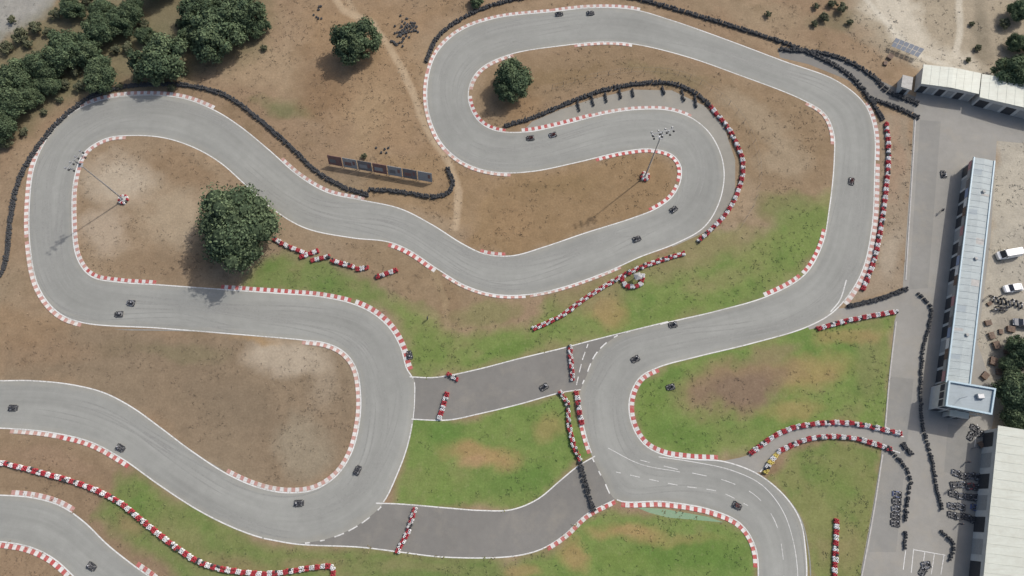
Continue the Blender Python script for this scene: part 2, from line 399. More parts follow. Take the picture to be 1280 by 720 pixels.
surf('painted_runoff',[(795,634),(830,636),(885,646),(905,653),(870,650),(835,647),(812,641)],'kgreen',.006)
# ---------------------------------------------------------------- tyre walls
def tyre_geo(n=9):
    vs=[];fs=[]
    prof=[(.25,0),(.33,.05),(.33,.15),(.25,.2),(.25,.2),(.33,.25),(.33,.35),(.25,.4),(.25,.4),(.33,.45),(.33,.56),(.27,.61),(.17,.61),(.15,.45)]
    for r,z in prof:
        for i in range(n):
            t=2*math.pi*i/n; vs.append((r*math.cos(t),r*math.sin(t),z))
    for k in range(len(prof)-1):
        for i in range(n): fs.append((k*n+i,k*n+(i+1)%n,(k+1)*n+(i+1)%n,(k+1)*n+i))
    return np.array(vs)*np.array([.82,.82,1]),fs
TV,TF=tyre_geo()
def tyres(path,name,rows=2,style='k',jit=.06,step=.53,raw=False,period=2):
    P=path if raw else spline(path,step); n=normals(P); b=MB()
    for i in range(len(P)):
        for r in range(rows):
            q=P[i]+n[i]*((r-(rows-1)/2)*.5)+RNG.normal(0,jit,2)
            if style=='k': mi=0
            elif style=='y': mi=[3,2][(i//2)%2]
            else: mi=[1,2][((i//period)+ (r if style=='x' else 0))%2]
            if style!='k' and random.random()<.08: mi=0
            b.add(TV*np.array([1,1,random.choice([1,1,1,1.3])])+np.array([q[0],q[1],0.0]),TF,mi)
    b.obj(name,['tyre','tred','twhite','tyellow'])
K='tyre_wall';R='tyre_barrier'
blk=[[(-40,370),(0,345),(9,322),(14,275),(24,228),(44,190),(75,152),(112,123),(150,110),(200,106),(245,109),(285,121),(320,146),(345,167),(370,190),(395,214),(430,234),(460,244)],
[(462,237),(500,240),(540,246),(558,243),(566,232),(560,211)],
[(533,77),(545,50),(570,28),(610,9),(655,-2),(720,-8),(780,-4),(850,14),(920,35),(1000,62),(1058,92),(1085,122),(1103,150)],
[(975,62),(1040,70),(1088,94),(1110,115),(1146,130)],[(1088,124),(1115,133),(1147,148)],
[(632,158),(670,146),(720,125),(760,112),(800,105),(840,105),(870,118),(888,134)],
[(1060,383),(1095,375),(1132,362)],[(1147,368),(1162,383),(1160,410),(1153,435),(1150,480),(1152,530),(1164,575),(1170,610),(1177,636)],
[(1112,562),(1128,580),(1137,598),(1133,625),(1131,650)],[(1176,664),(1190,680),(1187,700)],[(725,578),(732,605),(742,637)],[(1131,665),(1130,685)],[(1128,555),(1138,568)]]
for i,w in enumerate(blk): tyres(w,K,1 if i in (7,8,9,11) else 2,jit=.09)
for i,w in enumerate(([(888,134),(912,165),(928,205),(922,240),(905,270),(873,302)],[(667,411),(700,396),(735,371),(770,350),(800,335),(855,317)],
    [(343,299),(360,308),(382,317)],[(390,326),(412,321)],[(415,326),(442,334)],[(446,337),(460,335)],[(471,347),(496,338)],[(376,322),(398,314)],
    [(1107,155),(1110,190),(1104,260),(1092,325),(1078,362)],[(1022,411),(1060,401),(1120,390)],[(938,566),(975,541),(1010,531),(1060,529),(1125,542)],
    [(975,563),(1010,549),(1060,547),(1112,561)],[(712,433),(716,475)],[(700,490),(709,505),(711,530),(718,560),(725,575)],[(720,490),(727,530)],
    [(519,636),(510,665),(497,690)],[(559,492),(549,524)],[(560,468),(572,474)],
    [(-40,572),(0,578),(60,593),(110,608),(150,628),(190,660),(230,690),(260,706),(330,717),(416,709),(417,718)],[(1045,650),(1042,725)],[(777,349),(783,358),(800,356),(803,344)])):
    tyres(w,R,2,'x' if i in (1,12,15,13) else 'r')
tyres([(956,590),(962,578),(974,564)],R,2,'y')
for u,v,l in ((722,128,10),(740,122,10),(756,118,9),(774,114,9),(790,113,8),(828,110,8),(852,114,12),(868,122,12)):
    tyres([(u,v),(u+2,v+l)],K,1)
for c,nn in (((505,42),26),((400,18),8),((480,188),5),((497,52),14),((515,35),20),((508,30),14)):
    g=np.array(G(*c)); b=MB()
    for i in range(nn):
        q=g+RNG.normal(0,1.1,2); b.add(TV*np.array([1,1,.35+.4*random.random()])+np.array([q[0],q[1],0]),TF,0)
    b.obj('tyre_pile',['tyre'])
# ---------------------------------------------------------------- ground
xs=np.r_[-2500,-1200,-600,-350,-220,np.arange(-160,160.1,.5),220,350,600,1200,2500]
ys=np.r_[-2500,-1200,-500,-250,-120,-60,np.arange(-32,150.1,.5),180,250,400,800,2500]
nx,ny=len(xs),len(ys); X,Y=np.meshgrid(xs,ys)
def vnoise(X,Y,s,seed):
    r=np.random.default_rng(seed).random((256,256)); x=X/s+1000;y=Y/s+1000
    xi=np.floor(x).astype(int);yi=np.floor(y).astype(int);fx=x-xi;fy=y-yi
    fx=fx*fx*(3-2*fx);fy=fy*fy*(3-2*fy)
    g=lambda a,b:r[b%256,a%256]
    return (g(xi,yi)*(1-fx)+g(xi+1,yi)*fx)*(1-fy)+(g(xi,yi+1)*(1-fx)+g(xi+1,yi+1)*fx)*fy
def fbm(X,Y,s,seed,o=5):
    t=0;a=1;w=0
    for k in range(o): t=t+a*vnoise(X,Y,s/2**k,seed+k);w+=a;a*=.6
    return t/w-.5
Xc=np.clip(X,-200,200);Yc=np.clip(Y,-70,200)
U,V=toplan(Xc,Yc)
U0,V0=U.copy(),V.copy()
U=U+fbm(X,Y,9,11)*34; V=V+fbm(X,Y,9,31)*34
col=np.empty(X.shape+(3,)); 
col[:]=alb(148,124,98)
n1=fbm(X,Y,16,51); n2=fbm(X,Y,5,61); n3=fbm(X,Y,30,71,3); n4=fbm(X,Y,7,81)
def mixin(w,c):
    w=np.clip(w,0,1)[...,None]; col[:]=col*(1-w)+np.array(alb(*c))*w
mixin((n1+.05)*3,(161,139,112)); mixin((n2-.02)*3.5,(133,111,84)); mixin((n3-.05)*3,(151,135,112))
def inpoly(px,py,pts):
    ins=np.zeros(px.shape,bool); n=len(pts)
    for i in range(n):
        x1,y1=pts[i];x2,y2=pts[(i+1)%n]
        c=((y1>py)!=(y2>py))
        with np.errstate(divide='ignore',invalid='ignore'):
            ins^= c&(px<(x2-x1)*(py-y1)/((y2-y1) if y2!=y1 else 1e-9)+x1)
    return ins
def dseg(px,py,pts,closed=True):
    d=np.full(px.shape,1e9); n=len(pts)
    for i in range(n if closed else n-1):
        x1,y1=pts[i];x2,y2=pts[(i+1)%n]; dx,dy=x2-x1,y2-y1
        t=np.clip(((px-x1)*dx+(py-y1)*dy)/(dx*dx+dy*dy+1e-9),0,1)
        d=np.minimum(d,np.hypot(px-x1-t*dx,py-y1-t*dy))
    return d
def poly(pts,c,f=8,s=1,nz=.8):
    d=dseg(U,V,pts); ins=inpoly(U,V,pts); sd=np.where(ins,d,-d)
    w=np.clip(.5+sd/(2*f)+n2*nz,0,1)*s
    mixin(w,c); return w
def blob(u,v,a,b,c,s=1,rot=0,nz=.9):
    t=math.radians(rot); dx=U-u;dy=V-v
    x=(dx*math.cos(t)+dy*math.sin(t))/a; y=(-dx*math.sin(t)+dy*math.cos(t))/b
    mixin(np.clip((1.25-np.hypot(x,y))*1.4+(n2+n1)*nz,0,1)*s,c)
def stroke(pts,w,c,s=1,f=3):
    d=dseg(U0+(U-U0)*.15,V0+(V-V0)*.15,pts,False); mixin(np.clip((w-d)/f+.5+n2*.5,0,1)*s,c)
PALE=(183,169,150);SAND=(199,190,174);GRN=(109,128,64);GRN2=(115,136,66);OLV=(130,129,82);ORG=(168,136,92)
def green(pts,c,f=8,s=1,dry=.75):
    w=poly(pts,c,f,s)
    mixin(w*np.clip((n1+.02)*4,0,1)*dry*.8,(132,134,80)); mixin(w*np.clip((n4-.07)*5,0,1)*dry*.7,(144,130,92)); mixin(w*np.clip((-n4-.05)*5,0,1)*.65,(92,124,52))
poly([(0,-40),(90,-20),(60,15),(0,60),(-200,80),(-200,-40)],(154,152,147),5)
poly([(380,0),(560,0),(530,60),(530,160),(560,210),(480,200),(420,160),(380,60)],(154,126,94),20,.7)
blob(350,138,34,14,(110,114,74),.75,10)
blob(330,90,60,30,(162,140,112),.7,30); blob(400,110,40,40,(133,105,75),.6)
blob(455,150,22,50,(164,140,108),.5,10)
# undergrowth among the north-west trees
poly([(60,10),(230,-30),(335,-20),(330,60),(235,95),(140,115),(90,120),(40,160),(-40,200),(-60,90)],(116,112,84),14,.75)
blob(60,100,60,26,(104,106,74),.5,-20); blob(150,50,70,26,(108,108,76),.5)
poly([(1060,-40),(1300,-40),(1300,90),(1200,95),(1150,85),(1090,55),(1060,20)],(168,156,136),15,.9)
poly([(1085,-10),(1120,-10),(1170,50),(1250,95),(1240,110),(1150,85),(1120,50)],SAND,8,.85)
blob(1130,20,40,16,SAND,.7,40); blob(1225,45,12,50,(126,117,100),.7,0); blob(1100,12,30,12,SAND,.7,20)
stroke([(1198,-10),(1200,40),(1195,70)],4,SAND,.9); stroke([(1075,-10),(1110,30),(1150,70),(1230,100)],3,(207,200,186),.7)
blob(950,18,110,14,(152,133,107),.6,8); blob(1040,25,30,18,(122,112,86),.7)
poly([(95,190),(130,175),(205,175),(275,205),(345,265),(480,305),(540,340),(280,360),(110,345)],(148,128,104),8,.6)
blob(150,225,38,34,PALE,.85,20); blob(130,290,32,26,(175,158,138),.8); blob(215,270,40,34,(172,155,131),.7,60); blob(230,210,46,16,(141,116,88),.6,25)
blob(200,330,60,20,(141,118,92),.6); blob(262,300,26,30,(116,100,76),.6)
green([(320,330),(350,310),(410,330),(460,345),(480,390),(420,375),(340,363),(300,362)],GRN,8,.9)
poly([(430,305),(490,308),(550,345),(620,372),(680,370),(640,400),(580,418),(530,390),(450,345)],(143,122,94),8,.7)
green([(470,370),(520,392),(570,420),(650,412),(710,375),(800,330),(900,295),(960,300),(985,265),(1045,240),(1030,310),(1005,350),(900,392),(742,430),(600,466),(520,472),(500,430)],GRN2,10,.95)
blob(525,390,40,8,OLV,.6,20); blob(565,380,18,30,(139,116,88),.7); blob(760,385,22,20,ORG,.6); blob(610,395,40,12,OLV,.7,-10); blob(1005,300,16,36,GRN2,.6,20); blob(640,440,50,9,(100,128,54),.7,-14); blob(540,440,30,18,(104,130,56),.7,20)
blob(900,345,50,12,(146,132,94),.4,-15); blob(850,382,60,8,(106,130,58),.7,-12)
poly([(700,372),(760,345),(860,305),(930,290),(960,262),(1000,240),(985,265),(930,310),(860,335),(780,365),(700,395)],(145,126,95),10,.6)
poly([(600,85),(640,70),(760,56),(860,75),(1000,127),(1030,150),(1038,235),(960,280),(925,200),(890,135),(800,105),(700,130),(632,158),(600,150),(590,120)],(141,119,91),8,.7)
blob(700,95,70,14,(131,109,77),.6,-8); blob(950,150,60,20,(161,144,120),.65,30); blob(985,200,30,26,(161,144,120),.7); blob(650,130,30,18,(151,121,87),.6); blob(985,265,34,20,GRN,.55); blob(830,90,60,9,(126,112,80),.6,10)
poly([(580,305),(600,245),(700,215),(815,190),(848,210),(840,245),(790,270),(640,316)],(145,119,85),6,.85); blob(700,235,60,14,(135,112,78),.6,-12); blob(640,280,30,20,(153,125,91),.6)
poly([(480,200),(560,205),(620,218),(800,192),(700,225),(620,245),(600,300),(540,270),(440,240)],(151,125,91),8,.6)
poly([(0,410),(100,408),(300,424),(430,445),(450,500),(430,580),(360,614),(280,590),(190,525),(90,480),(0,474)],(137,119,97),8,.85)
blob(360,450,52,24,PALE,.75,10); blob(380,560,40,34,(153,142,122),.65); blob(316,425,34,8,ORG,.7,5); blob(215,440,60,14,(120,115,84),.5,5); blob(60,440,70,22,(145,120,94),.6); blob(290,505,70,35,(127,111,91),.6,25); blob(150,435,40,12,(123,108,84),.5); blob(405,480,22,40,(163,148,128),.55)
poly([(0,380),(60,395),(100,408),(50,430),(-200,430),(-200,370)],(149,122,92),8,.6)
poly([(0,545),(110,560),(180,600),(250,645),(350,682),(450,688),(600,700),(600,760),(200,760),(120,660),(60,625),(0,612),(-200,612),(-200,540)],(139,117,92),6,.8)
green([(150,600),(185,598),(250,645),(340,682),(450,688),(620,700),(680,690),(700,770),(250,770),(190,700),(120,640)],GRN,9,.9)
blob(230,690,60,22,OLV,.7,40); blob(300,705,50,12,(142,124,90),.6,10); blob(190,620,24,12,GRN2,.6,35); blob(520,712,70,9,OLV,.7); blob(60,575,60,14,(151,125,102),.6,10); blob(160,650,24,14,(152,124,92),.6,40); blob(390,705,40,10,(144,127,93),.6)
green([(517,524),(560,526),(640,508),(715,490),(735,570),(675,622),(640,637),(560,634),(485,628)],GRN2,6,1,.5)
blob(600,568,46,16,ORG,.8,10); blob(690,535,22,20,ORG,.45); blob(560,545,24,18,(92,128,52),.7); blob(640,600,50,18,(96,128,54),.7,-20); blob(540,600,30,22,(110,136,60),.5); blob(590,578,18,10,(176,140,105),.6); blob(665,520,20,10,(100,126,54),.5)
green([(790,500),(800,475),(825,460),(940,430),(1040,404),(1120,395),(1108,545),(1060,528),(1000,530),(940,565),(900,574),(830,566),(800,545)],GRN2,6,1,.6)
blob(1010,470,52,22,ORG,.6,-10); blob(925,480,78,32,(145,121,92),.95,-12); blob(925,488,56,20,(129,108,90),.85,-10); blob(1090,450,20,45,OLV,.6); blob(850,540,44,20,(98,128,54),.8,15); blob(1060,425,50,10,ORG,.5,-10); blob(815,500,18,28,(110,132,58),.6); blob(990,510,34,12,ORG,.5); blob(965,445,36,10,(140,126,92),.6,-14)
green([(960,595),(985,565),(1030,550),(1100,560),(1090,640),(1070,800),(1012,800),(1010,680),(985,620)],(122,130,72),6,.95); blob(1040,600,30,18,(110,128,62),.6); blob(1060,680,20,30,(142,130,90),.5)
green([(690,690),(740,645),(770,632),(890,645),(930,662),(942,690),(940,800),(640,800),(660,700)],GRN2,6,1,.5)
blob(790,662,48,12,ORG,.75); blob(720,690,24,16,ORG,.7,40); blob(860,690,60,22,(94,126,50),.8); blob(780,700,40,14,(110,132,58),.6); blob(650,712,26,9,ORG,.5); blob(840,672,60,8,ORG,.35)
poly([(1098,150),(1145,140),(1140,200),(1132,362),(1060,382),(1090,330),(1100,240)],(155,139,119),5,.85); blob(1122,200,10,50,(160,133,110),.6); blob(1110,320,14,30,(173,160,142),.6,10)
poly([(1240,150),(1500,170),(1500,540),(1240,540),(1215,430),(1235,300)],(173,167,155),8,.95)
blob(1265,240,20,50,(183,175,160),.7); blob(1250,440,14,40,(151,144,130),.7); blob(1262,400,20,14,(143,136,125),.6)
poly([(1240,90),(1300,60),(1500,60),(1500,170),(1240,150)],(153,144,127),10,.8)
stroke([(415,-10),(428,12),(465,30),(485,55),(505,90),(518,125),(540,170),(562,205),(573,240),(569,285)],4.5,(182,160,132),.85)
stroke([(430,-8),(445,18),(470,34)],4,(180,158,130),.6)
stroke([(540,335),(556,375),(560,410)],4,(160,140,108),.5)
far=(np.abs(X)>165)|(Y>155)|(Y<-40)
col[far]=alb(142,126,100)
lum=col.mean(2,keepdims=True); col=lum+(col-lum)*.90; col=col*.98+.008  # desaturated ground colours, with a constant lift painted in as haze
verts=np.c_[X.ravel(),Y.ravel(),np.zeros(nx*ny)]
ii=(np.arange(ny-1)[:,None]*nx+np.arange(nx-1)[None,:]).ravel()
faces=np.c_[ii,ii+1,ii+nx+1,ii+nx]
me=bpy.data.meshes.new('ground'); me.vertices.add(len(verts)); me.vertices.foreach_set('co',verts.ravel())
me.loops.add(faces.size); me.loops.foreach_set('vertex_index',faces.ravel().astype(np.int32))
me.polygons.add(len(faces)); me.polygons.foreach_set('loop_start',np.arange(0,faces.size,4,dtype=np.int32))
me.update(calc_edges=True)
ca=me.color_attributes.new('Col','FLOAT_COLOR','POINT')
ca.data.foreach_set('color',np.c_[col.reshape(-1,3),np.ones(nx*ny)].ravel())
m,N,L,Bs=newmat('ground_soil_and_grass')
at=N.new('ShaderNodeAttribute'); at.attribute_name='Col'
tc=N.new('ShaderNodeTexCoord'); o=tc.outputs['Object']
f=mathn(N,L,'MULTIPLY',ramp(N,L,noise(N,L,o,.35,6,.75),.3,.7,.86,1.14),ramp(N,L,noise(N,L,o,2.2,5,.75),.3,.7,.84,1.16))
c=mulcol(N,L,at.outputs['Color'],f)
w=ramp(N,L,noise(N,L,o,.9,6,.8),.54,.72,0,.42)
c=mixcol(N,L,w,c,mulcol(N,L,mixcol(N,L,.45,at.outputs['Color'],alb(184,170,145)),1.05))
mp=N.new('ShaderNodeMapping'); mp.inputs['Location'].default_value=(31,17,5); L.new(o,mp.inputs[0])
w2=ramp(N,L,noise(N,L,mp.outputs[0],1.1,6,.8),.58,.70,0,.36)
c=mixcol(N,L,w2,c,mulcol(N,L,at.outputs['Color'],.64))
L.new(c,Bs.inputs['Base Color']); Bs.inputs['Roughness'].default_value=1; Bs.inputs['Specular IOR Level'].default_value=.1
bp=N.new('ShaderNodeBump'); bp.inputs['Strength'].default_value=.5; bp.inputs['Distance'].default_value=.12
L.new(noise(N,L,o,1.8,6,.75),bp.inputs['Height']); L.new(bp.outputs[0],Bs.inputs['Normal'])
me.materials.append(m); place(me,'ground',(0,0,0))
# ---------------------------------------------------------------- foliage
def leafmat(name,c1,c2):
    m,N,L,B=newmat(name)
    at=N.new('ShaderNodeAttribute'); at.attribute_name='Col'
    sx=N.new('ShaderNodeSeparateColor'); L.new(at.outputs['Color'],sx.inputs[0])
    L.new(mulcol(N,L,mixcol(N,L,sx.outputs[1],c1,c2),sx.outputs[0]),B.inputs['Base Color'])
    B.inputs['Roughness'].default_value=.9; B.inputs['Specular IOR Level'].default_value=.15
    return m
M['leaf']=leafmat('oak_foliage',(.06,.092,.052),(.115,.15,.08))
M['leaf2']=leafmat('shrub_foliage',(.09,.10,.06),(.15,.155,.095))
def quads(P,Nn,S,colr,stretch=1.0):
    n=len(P); r=RNG.normal(size=(n,3)); t=np.cross(Nn,r); t/=np.linalg.norm(t,axis=1)[:,None]+1e-9; b=np.cross(Nn,t); b/=np.linalg.norm(b,axis=1)[:,None]+1e-9
    S=S[:,None]; v=np.stack([P-t*S*stretch,P-b*S*.6,P+t*S*stretch,P+b*S*.6],1).reshape(-1,3)
    return v,np.repeat(colr,4,0)
def tree_mesh(name,seed,R=5.0,leafm='leaf',flat=.8,nc=46,per=190,trunk=True,leaf=.26,ecc=None):
    rg=np.random.default_rng(seed); cl=[]
    e0=1+rg.uniform(-.15,.15); ecc=e0 if ecc is None else ecc
    for k in range(nc):
        ph=math.acos(1-1.25*(k+.5)/nc); th=k*2.39996+rg.uniform(-.6,.6); rr=R*rg.uniform(.56,.86)*(1+.16*math.sin(2*th+seed)+.1*math.sin(3*th+seed*2))
        cl.append((rr*math.sin(ph)*math.cos(th)*ecc,rr*math.sin(ph)*math.sin(th),rr*math.cos(ph)*flat,R*rg.uniform(.13,.31)))
    for k in range(nc//3):
        th=rg.uniform(0,6.28); q=R*rg.uniform(0,.45); cl.append((q*math.cos(th),q*math.sin(th),R*rg.uniform(.2,.6)*flat,R*rg.uniform(.2,.32)))
    zc=R*flat*.5+R*.24
    Ps=[];Ns=[];Ss=[];Cs=[];core=MB()
    for (x,y,z,r) in cl:
        n=int(per*(r/(.24*R))**2); d=rg.normal(size=(n,3)); d[:,2]=np.abs(d[:,2])*1.1-.35*np.linalg.norm(d,axis=1)*rg.random(n); d/=np.linalg.norm(d,axis=1)[:,None]
        rad=r*(.70+.5*rg.random(n)**.8)*(1+.18*np.sin(d[:,0]*5+x)*np.cos(d[:,1]*5+y))
        p=np.array([x,y,z+zc])+d*rad[:,None]
        nn=d+rg.normal(size=(n,3))*.5; nn/=np.linalg.norm(nn,axis=1)[:,None]
        Ps.append(p);Ns.append(nn);Ss.append(leaf*rg.uniform(.6,1.25,n))
        tone=rg.uniform(.72,1.25); hue=rg.uniform(.1,.9)
        Cs.append(np.c_[tone*rg.uniform(.75,1.25,n),np.clip(hue+rg.normal(0,.2,n),0,1),np.zeros(n),np.ones(n)])
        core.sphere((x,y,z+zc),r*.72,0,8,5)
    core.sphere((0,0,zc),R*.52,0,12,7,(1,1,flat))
    P=np.vstack(Ps);v,c=quads(P,np.vstack(Ns),np.concatenate(Ss),np.vstack(Cs))
    b=MB(); b.v=[tuple(q) for q in v]; b.f=[(4*i,4*i+1,4*i+2,4*i+3) for i in range(len(P))]; b.m=[0]*len(P)
    nleaf=len(b.v)
    b.add(core.v,core.f,0); ncore=len(core.v)
    if trunk:
        b.tube((0,0,-.1),(0.1,0,zc*.55),R*.075,R*.055,9,1); b.tube((.1,0,zc*.53),(0,.1,zc),R*.055,R*.03,8,1)
        for k in range(6):
            x,y,z,r=cl[k*5+3]; b.tube((.05,0,zc*.5),(x*.8,y*.8,z+zc-.2*R),R*.032,R*.01,6,1)
    me=b.mesh(name,[leafm,'bark'])
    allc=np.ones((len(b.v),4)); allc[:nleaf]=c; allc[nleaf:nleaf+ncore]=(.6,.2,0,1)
    ca=me.color_attributes.new('Col','FLOAT_COLOR','POINT'); ca.data.foreach_set('color',allc.ravel())
    return me,zc
TM=[tree_mesh('oak_tree',s) for s in (1,2,3,4,5)]
BIG=tree_mesh('oak_tree',9,5.0,'leaf',.75,84,130,True,.17,.86)
SM=[tree_mesh('shrub',s,1.5,'leaf2',.7,16,90,False,.13) for s in (5,6)]
def tree(u,v,r):
    R=r/5.15; me,zc=random.choice(TM); s=R/5.0/.95; x,y=G(u,v,zc*s)
    place(me,'oak_tree',(x,y,0),random.uniform(0,6.28),(s*random.uniform(.94,1.06),s,s*random.uniform(.85,1.0)))
for u,v,r in ((270,44,34),(300,18,30),(247,12,26),(240,45,16),(200,76,32),(445,55,28),(640,103,25),(82,62,26),(58,84,20),(108,64,20),(128,36,22),(148,30,20),(126,95,23),(125,13,17),(165,17,19),
    (20,100,25),(14,132,25),(4,158,22),(60,106,16),(90,12,16),(40,120,14),(-12,120,22),(1270,92,24),(1274,15,16),(1272,55,13),(1274,490,25),(1262,458,12),(1280,440,18),(1270,525,16),(595,2,9),(182,45,12),(322,35,14),(-40,150,26),(-30,90,24),(200,-20,24),(270,-25,26),(1310,60,25),(1320,470,24)):
    tree(u,v,r)
sb_=46/5.15/5.0/.93; x,y=G(297,284,BIG[1]*sb_); place(BIG[0],'oak_tree',(x,y,0),-.3,(sb_,sb_*1.12,sb_*.95))
for u,v,r in ((25,45,11),(45,35,10),(8,60,9),(70,18,9),(110,0,10),(15,25,6),(1052,10,8),(1030,22,7),(1040,5,6),(1062,28,5),(1018,30,5),(1255,30,8),(35,55,7),(1256,120,7),(1265,430,8),(1255,480,7),(100,108,8),(80,105,8),(8,180,8),(215,110,6),(960,18,5),(455,195,4),(1020,8,5),(1215,30,4),(1222,60,5),(1210,75,4),
    (160,60,8),(172,100,6),(150,108,5),(225,30,7),(60,40,7),(45,70,8),(30,80,6),(95,90,7),(145,62,7),(215,48,6),(180,30,7),(330,60,5),(232,90,5),(75,125,5),(55,140,5),(30,165,6)):
    me_,zc=random.choice(SM); s=r/5.15/1.5; x,y=G(u,v,zc*s); place(me_,'shrub',(x,y,0),random.uniform(0,6.28),s)
def blocked(P):
    b=np.zeros(len(P),bool)
    for q in asph: b|=inpoly(P[:,0],P[:,1],[tuple(t) for t in (q if len(q)<300 else q[::2])])
    return b
allP=np.c_[RNG.uniform(-140,140,22000),RNG.uniform(-18,135,22000)]
allP=allP[fbm(allP[:,0],allP[:,1],8,91)+RNG.normal(0,.1,len(allP))>.02]
keep=~blocked(allP)
for EE in (EA,EB):
    for k in range(0,len(EE),1): keep&=((allP-EE[k])**2).sum(1)>1.7
allP=allP[keep]
ix=np.clip(np.searchsorted(xs,allP[:,0]),0,nx-1);iy=np.clip(np.searchsorted(ys,allP[:,1]),0,ny-1)
gc=col[iy,ix]
n=len(allP); k=5
P=np.repeat(np.c_[allP,np.full(n,.06)],k,0)+RNG.normal(0,1,(n*k,3))*[.25,.25,.02]
Nn=RNG.normal(size=(n*k,3)); Nn[:,2]=np.abs(Nn[:,2])+1.6; Nn/=np.linalg.norm(Nn,axis=1)[:,None]
cc=np.repeat(gc*RNG.uniform(.70,1.08,(n,1)),k,0)
v,c4=quads(P,Nn,RNG.uniform(.1,.24,n*k),np.c_[cc,np.ones(n*k)])
b=MB(); b.v=[tuple(q) for q in v]; b.f=[(4*i,4*i+1,4*i+2,4*i+3) for i in range(n*k)]; b.m=[0]*(n*k)
m,N,L,Bs=newmat('tuft'); at=N.new('ShaderNodeAttribute'); at.attribute_name='Col'; L.new(at.outputs['Color'],Bs.inputs['Base Color']); Bs.inputs['Roughness'].default_value=1
me=b.mesh('grass_tufts',[m]); ca=me.color_attributes.new('Col','FLOAT_COLOR','POINT'); ca.data.foreach_set('color',c4.ravel()); place(me,'grass_tufts',(0,0,0))
# ---------------------------------------------------------------- people and karts
def skin_body(name,joints,edges,rad):
    me=bpy.data.meshes.new(name+'_sk'); me.from_pydata(joints,edges,[]); ob=bpy.data.objects.new(name+'_sk',me); scene.collection.objects.link(ob)
    md=ob.modifiers.new('s','SKIN')
    for i,r in enumerate(rad): me.skin_vertices[0].data[i].radius=(r,r)
    me.skin_vertices[0].data[0].use_root=True
    sb=ob.modifiers.new('u','SUBSURF'); sb.levels=1
    dg=bpy.context.evaluated_depsgraph_get(); ev=ob.evaluated_get(dg); m2=ev.to_mesh()
    vs=[tuple(v.co) for v in m2.vertices]; fs=[tuple(p.vertices) for p in m2.polygons]
    ev.to_mesh_clear(); bpy.data.objects.remove(ob); return vs,fs
ed=[(0,1),(1,2),(2,3),(2,4),(4,5),(5,6),(2,7),(7,8),(8,9),(0,10),(10,11),(11,12),(12,13),(0,14),(14,15),(15,16),(16,17)]
rad=[.14,.15,.13,.06,.065,.05,.035,.065,.05,.035,.085,.065,.045,.04,.085,.065,.045,.04]
sit=[(0,-.3,.22),(0,-.38,.42),(0,-.42,.62),(0,-.40,.76),(-.2,-.40,.62),(-.28,-.16,.48),(-.13,.08,.5),(.2,-.40,.62),(.28,-.16,.48),(.13,.08,.5),(-.1,-.26,.22),(-.2,.14,.42),(-.16,.5,.16),(-.16,.58,.24),(.1,-.26,.22),(.2,.14,.42),(.16,.5,.16),(.16,.58,.24)]
std=[(0,0,.95),(0,0,1.15),(0,0,1.38),(0,0,1.52),(-.2,0,1.4),(-.26,.03,1.12),(-.27,.12,.9),(.2,0,1.4),(.26,.03,1.12),(.27,.1,.9),(-.1,0,.9),(-.12,.03,.5),(-.13,0,.08),(-.13,.14,.04),(.1,0,.9),(.12,.03,.5),(.13,0,.08),(.13,.14,.04)]
def person_mesh(name,J,cloth,head,helmet,hm='helmet'):
    vs,fs=skin_body(name,J,ed,rad); b=MB(); b.add(vs,fs,0)
    if helmet:
        b.sphere(head,.155,1,12,8,(1,1.1,1)); b.box((head[0],head[1]+.12,head[2]+.0),(.22,.1,.1),2)
    else:
        b.sphere(head,.115,3,12,8,(.85,1,1.15)); b.sphere((head[0],head[1]-.02,head[2]+.03),.12,2,12,8,(.87,1,1.05)); b.box((head[0],head[1]+.12,head[2]-.02),(.03,.04,.05),3)
        for s in(-1,1):
            h=J[6 if s<0 else 9]
            for q in range(4): b.tube((h[0],h[1]+(q-1.5)*.02,h[2]),(h[0],h[1]+(q-1.5)*.024,h[2]-.09),.01,.008,5,3)
            b.tube((h[0],h[1]+.03,h[2]+.01),(h[0],h[1]+.07,h[2]-.04),.012,.009,5,3)
    return b.mesh(name,[cloth,hm,'dark','skin'],True)
DR=[person_mesh('kart_driver',sit,c,(0,-.38,.90),True,h) for c,h in (('cloth_d','helmet'),('cloth_d','dark'),('cloth_g','helmet'),('cloth_r','dark'))]
ST_=[person_mesh('standing_person',std,c,(0,.01,1.65),False) for c in ('cloth_d','cloth_g')]
